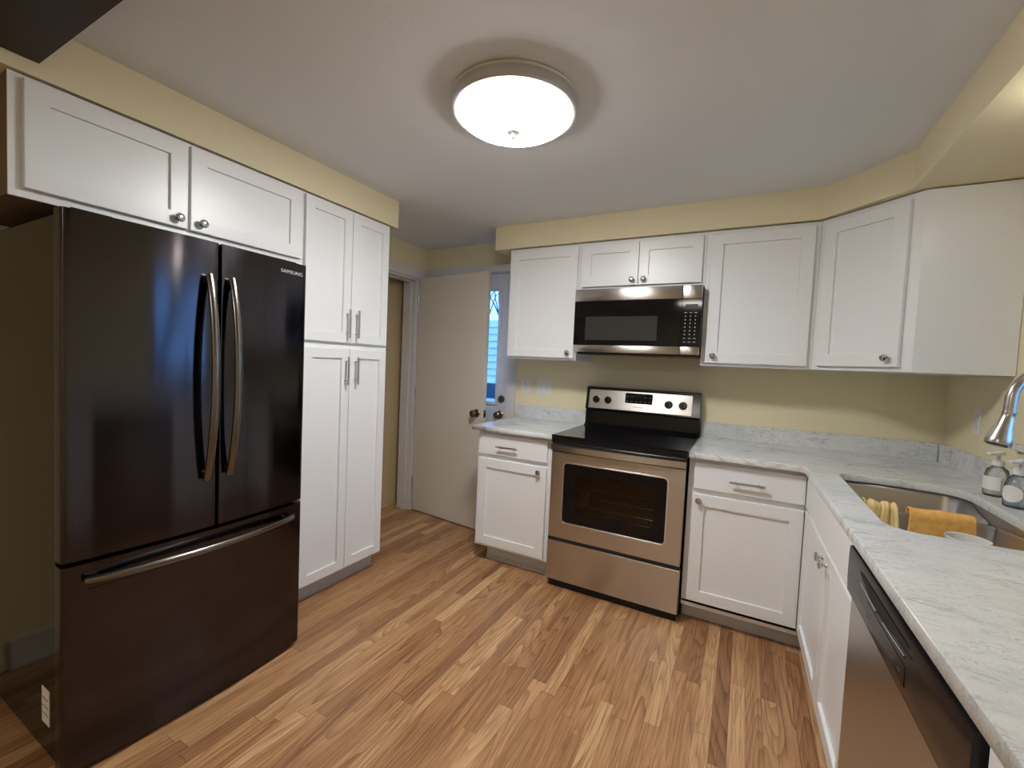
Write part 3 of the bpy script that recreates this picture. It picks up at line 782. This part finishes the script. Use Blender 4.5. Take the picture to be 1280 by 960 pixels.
# panel sits on the tilted face; local frame (x, out, up)
face0 = Vector((0, bk-.098, 1.045)); up_ = Vector((0, math.sin(tilt), math.cos(tilt))); out_ = Vector((0, -math.cos(tilt), math.sin(tilt)))
def F(x, u, o_=0.0): return Vector((x, 0, 0)) + face0 + up_*u + out_*o_
def fplate(name, pts2, o0, o1, m, parent, bev=.001, holes=[]):
    o = sheet(name, [pts2]+holes, 0, o1-o0, m, bev)
    for v in o.data.vertices: v.co = F(v.co.x, v.co.y, o0+v.co.z)
    o.parent = parent; return o
cp = fplate('control_panel', rrect(.024, RW-.050, .008, .140, .006), 0, .004, 'steel_light', bg_)
dp_ = fplate('display', rrect(.280, .462, .060, .130, .006), .004, .0065, 'black_gloss', cp)
MT['lcd'] = mat('display_window', (0.012, 0.016, 0.018, 1), 0.15, Specular_IOR_Level=0.2)
fplate('clock_window', rrect(.335, .405, .100, .124, .002), .0065, .0072, 'lcd', dp_, .0002)
for i in range(6):
    for j in range(2):
        x = .295+i*.030
        if .33 < x < .41 and j: continue
        fplate('button_mark', [(x-.006, .072+.030*j), (x+.006, .072+.030*j), (x+.006, .076+.030*j), (x-.006, .076+.030*j)], .0062, .0070, 'dark_print', dp_, .0001)
lt = lettering('Whirlpool', .017, cp, F(.372, .036, .0045), (PI/2-tilt, 0, 0), 'dark_print', .0002, 'brand_lettering')
for x in (.077, .161, .566, .655):
    u0 = .070
    b = MB(); prk = [(0.004, .026), (.006, .026), (.007, .0225), (.020, .0205), (.023, .019), (.0235, .002)]
    b.tube([F(x, u0, o_) for o_, r in prk], [r for o_, r in prk], 28, None, (1, 0, 0))
    k_ = b.build('control_knob', 'black_plastic', bg_, True)
    b = MB(); b.tube([F(x, u0, .0045), F(x, u0, .0052)], [.0285, .0285], 30, None, (1, 0, 0)); b.build('knob_bezel', 'steel_light', k_, True)
    b = MB(); b.tube([F(x, u0-.016, .0245), F(x, u0+.016, .0245)], .003, 8); b.build('knob_grip', 'black_plastic', k_, True)

# ============================================================ MICROWAVE
MX0, MX1, MF, MZ0, MZ1 = .0015, .7605, -.3897, 1.434, 1.833
t = thing('microwave', 'stainless and black over-the-range microwave below short cabinet', 'microwave', (MX0, MF, MZ0)); MW = MX1-MX0; MH = MZ1-MZ0
B('case', 'black_plastic', t, .004, MW-.002, .022, BW-MF-.002, 0.004, MH-.002, .002)
sx = .652
dr = B('door', 'black_gloss', t, .0, sx-.001, 0, .024, .046, MH-.076)
B('door_window', mat('microwave_screen', (0.035, 0.035, 0.035, 1), .12), dr, .077, .520, -.0015, .002, .078, .225, .0008)
B('handle_strip', 'steel', dr, 0, sx-.001, -.004, .022, MH-.076, MH, .004, True)
B('bottom_strip', 'steel', dr, 0, sx-.001, -.003, .022, 0, .046, .004, True)
cpn = B('control_panel', 'black_gloss', t, sx+.001, MW, 0, .024, .046, MH-.076)
B('top_strip', 'steel', cpn, sx+.001, MW, -.004, .022, MH-.076, MH, .004, True)
B('bottom_strip', 'steel', cpn, sx+.001, MW, -.003, .022, 0, .046, .004, True)
B('display', 'lcd', cpn, .672, .738, -.001, .001, .262, .290)
b = MB()
for j in range(9):
    for i in range(3):
        x = .672+i*.027; z = .240-j*.021
        if j in (0, 7, 8): b.box(x-.004, x+.010, -.0012, .0, z, z+.003)
        else: b.box(x, x+.005, -.0012, .0, z, z+.006)
b.build('keypad_marks', 'grey_print', cpn)
b = MB(); b.box(.02, MW-.02, .03, .34, -.010, .006).box(.12, MW-.14, .012, .05, -.012, .004, .002)
b.build('vent_bottom', 'black_plastic', t)

# ============================================================ DISHWASHER
t0, DWW = .957, .704
t = thing('dishwasher', 'stainless dishwasher with black control panel under the long counter', 'dishwasher', run(t0, -.002), rz)
B('tub', 'dark_gap', t, .005, DWW-.005, .06, .58, .10, .884)
B('door', 'steel', t, 0, DWW, .010, .055, .115, .760, .006)
# console: gently crowned black panel with a scooped hand pocket
prof = [(.055, .760), (.002, .760), (.0, .764), (-.0015, .80), (-.0015, .850), (-.001, .880), (.001, .886), (.055, .886)]
def strip(xa, xb, pr_): 
    b = MB(); n_ = len(pr_); lo = [b.b.verts.new((xa, y, z)) for y, z in pr_]; hi = [b.b.verts.new((xb, y, z)) for y, z in pr_]
    b.b.faces.new(lo); b.b.faces.new(hi)
    for i in range(n_): b.b.faces.new((lo[i], lo[(i+1) % n_], hi[(i+1) % n_], hi[i]))
    return b
cns = strip(0, DWW, prof).build('console', 'black_plastic', t, True)
# scooped pocket with lip highlights made as chrome slivers, and a faint button strip
pk = [(x_, z_) for x_, z_ in arc(0, 0, 1, 0, 180, 14)]
b = MB(); n_ = 18
for k_ in range(n_):
    xa, xb = .13+.34*k_/n_, .13+.34*(k_+1)/n_
    za, zb = .862-.026*math.sin(PI*k_/n_), .862-.026*math.sin(PI*(k_+1)/n_)
    b.quad((xa, -.0026, .866), (xb, -.0026, .866), (xb, -.0038, zb), (xa, -.0038, za))
b.build('hand_pocket', 'dark_gap', cns)
for xa in (.16, .34):
    MB().tube([(xa+.13*i/10, -.0062, .845-.006*math.sin(PI*(i+ (0 if xa < .3 else 10))/20*1.0)) for i in range(11)], .0026, 8).build('lip_highlight', 'chrome', cns, True)
B('button_strip', 'black_plastic', cns, .20, .46, -.0022, 0, .785, .822)
for i in range(6): B('button', 'dark_print', cns, .225+i*.040, .240+i*.040, -.0026, -.002, .800, .803)
B('kick_plate', 'dark_gap', t, 0, DWW, .07, .085, 0, .112)

# ============================================================ WALL PLATES
def plate_thing(name, label, cat, loc, rz, w, h, kind):
    t = thing(name, label, cat, loc, rz)
    B('plate', 'white_plastic', t, -w/2, w/2, -.006, 0, -h/2, h/2, .002)
    if kind == 'outlet':
        for z in (-.020, .020):
            MB().lathe([(.0165, -.006), (.016, -.0085), (.001, -.0085)], 20, 'y', (0, 0, z)).build('socket', 'white_plastic', t, True)
            MB().box(-.0075, -.0055, -.0092, -.008, z-.003, z+.008).box(.0055, .0075, -.0092, -.008, z-.003, z+.008).box(-.002, .002, -.0092, -.008, z-.011, z-.007).build('slots', 'slot', t)
    elif kind == 'toggle2':
        for x in (-.023, .023):
            tg = MB().box(x-.006, x+.006, -.0075, -.005, -.013, .013, .0008).box(x-.004, x+.004, -.016, -.006, -.002, .009, .0015).build('toggle_switch', 'white_plastic', t, True)
            B('slot', 'slot', tg, x-.007, x+.007, -.0062, -.0055, -.014, .014)
    else:
        MB().box(-.017, .017, -.010, -.004, -.034, .034, .002).build('rocker', 'white_plastic', t, True)
    return t
plate_thing('outlet', 'white duplex outlet on wall beside the back door casing', 'outlet', (-.531, BW, 1.170), 0, .074, .118, 'outlet')
plate_thing('light_switch', 'white two-toggle light switch plate left of the range', 'switch', (-.373, BW, 1.170), 0, .118, .118, 'toggle2')
plate_thing('light_switch', 'white single rocker switch on window wall under corner cabinet', 'switch', (XR, -.345, 1.170), -PI/2, .074, .118, 'rocker')

# ============================================================ CEILING LAMP
LX, LY = .18, -1.62
t = thing('ceiling_light', 'round flush ceiling light with frosted glass bowl and nickel rim', 'ceiling light', (LX, LY, CE))
MB().lathe([(.195, 0), (.236, -.001), (.238, -.006), (.234, -.012), (.236, -.020), (.234, -.044), (.228, -.050), (.221, -.050), (.219, -.030), (.05, -.028)], 64, cap=False).build('rim', 'lamp_metal', t, True)
bowl = [(.219, -.038)]
for i in range(1, 13):
    a_ = PI/2*i/12; bowl.append((max(.003, .219*math.cos(a_)), -.038-.070*math.sin(a_)))
gb = MB().lathe(bowl, 64, cap=False).build('glass_bowl', 'lamp_glass', t, True)
MB().lathe([(.004, -.104), (.024, -.1085), (.0245, -.113), (.014, -.118), (.007, -.121), (.0085, -.126), (.0075, -.131), (.002, -.134)], 24).build('finial', 'lamp_metal', t, True)

t = thing('sink_light', 'small flush light with round glass on soffit over the sink', 'ceiling light', (1.755, -1.40, ST))
MB().lathe([(.060, 0), (.062, -.004), (.060, -.018), (.045, -.020)], 40, cap=False).build('rim', 'nickel', t, True)
MT['sink_glass'] = emis('small_frosted_globe', (1.0, 0.93, 0.82, 1), 5.0)
MB().lathe([(.044, -.018), (.052, -.035), (.050, -.060), (.036, -.080), (.015, -.090), (.002, -.092)], 32, cap=False).build('glass_bowl', 'sink_glass', t, True)

# ============================================================ OUTSIDE
struct(B('ground', 'ground', None, -30, 30, -30, 30, -.4, -.25))
hz = thing('neighboring_house', 'pale lap-sided house wall seen through the back door glass', 'house', (-3.0, 3.2, -.25))
b = MB(); n = 20
for i in range(n):
    z = i*.115
    vs = [b.b.verts.new(p) for p in ((-3, 0, z), (3, 0, z), (3, .02, z+.115), (-3, .02, z+.115), (-3, .3, z), (3, .3, z), (3, .3, z+.115), (-3, .3, z+.115))]
    for f in ((0, 1, 2, 3), (4, 5, 6, 7), (0, 1, 5, 4), (3, 2, 6, 7), (0, 3, 7, 4), (1, 2, 6, 5)): b.b.faces.new([vs[k] for k in f])
b.build('siding', 'siding', hz)
MT['night_glass'] = mat('dark_window_glass', (0.02, 0.05, 0.10, 1), 0.1)
wf = B('window', 'siding', hz, -.02, .42, -.03, .02, .95, 1.28)
B('pane', 'night_glass', wf, .01, .39, -.035, -.028, 1.0, 1.25)
tr = thing('bare_tree', 'bare branching tree above the neighboring house wall', 'tree', (-3.6, 4.6, -.25))
b = MB(); rnd = random.Random(4)
def branch(p, d_, L_, r, k):
    q = p+d_*L_; b.tube([p, (p+q)/2+Vector((rnd.uniform(-.04, .04), 0, 0)), q], [r, r*.85, r*.7], 6)
    if k == 0: return
    for _ in range(3 if k > 1 else 2):
        nd = (d_+Vector((rnd.uniform(-.8, .8), rnd.uniform(-.5, .5), rnd.uniform(-.1, .5)))).normalized()
        branch(q, nd, L_*.72, r*.62, k-1)
branch(Vector((0, 0, 0)), Vector((.05, 0, 1)), 1.5, .04, 5)
b.build('branches', 'bark', tr)

tr2 = thing('bare_tree', 'bare tree outside the sink window', 'tree', (6.5, -.2, -.25))
b = MB(); rnd = random.Random(11)
branch(Vector((0, 0, 0)), Vector((0, .05, 1)), 1.4, .12, 5)
b.build('branches', 'bark', tr2)
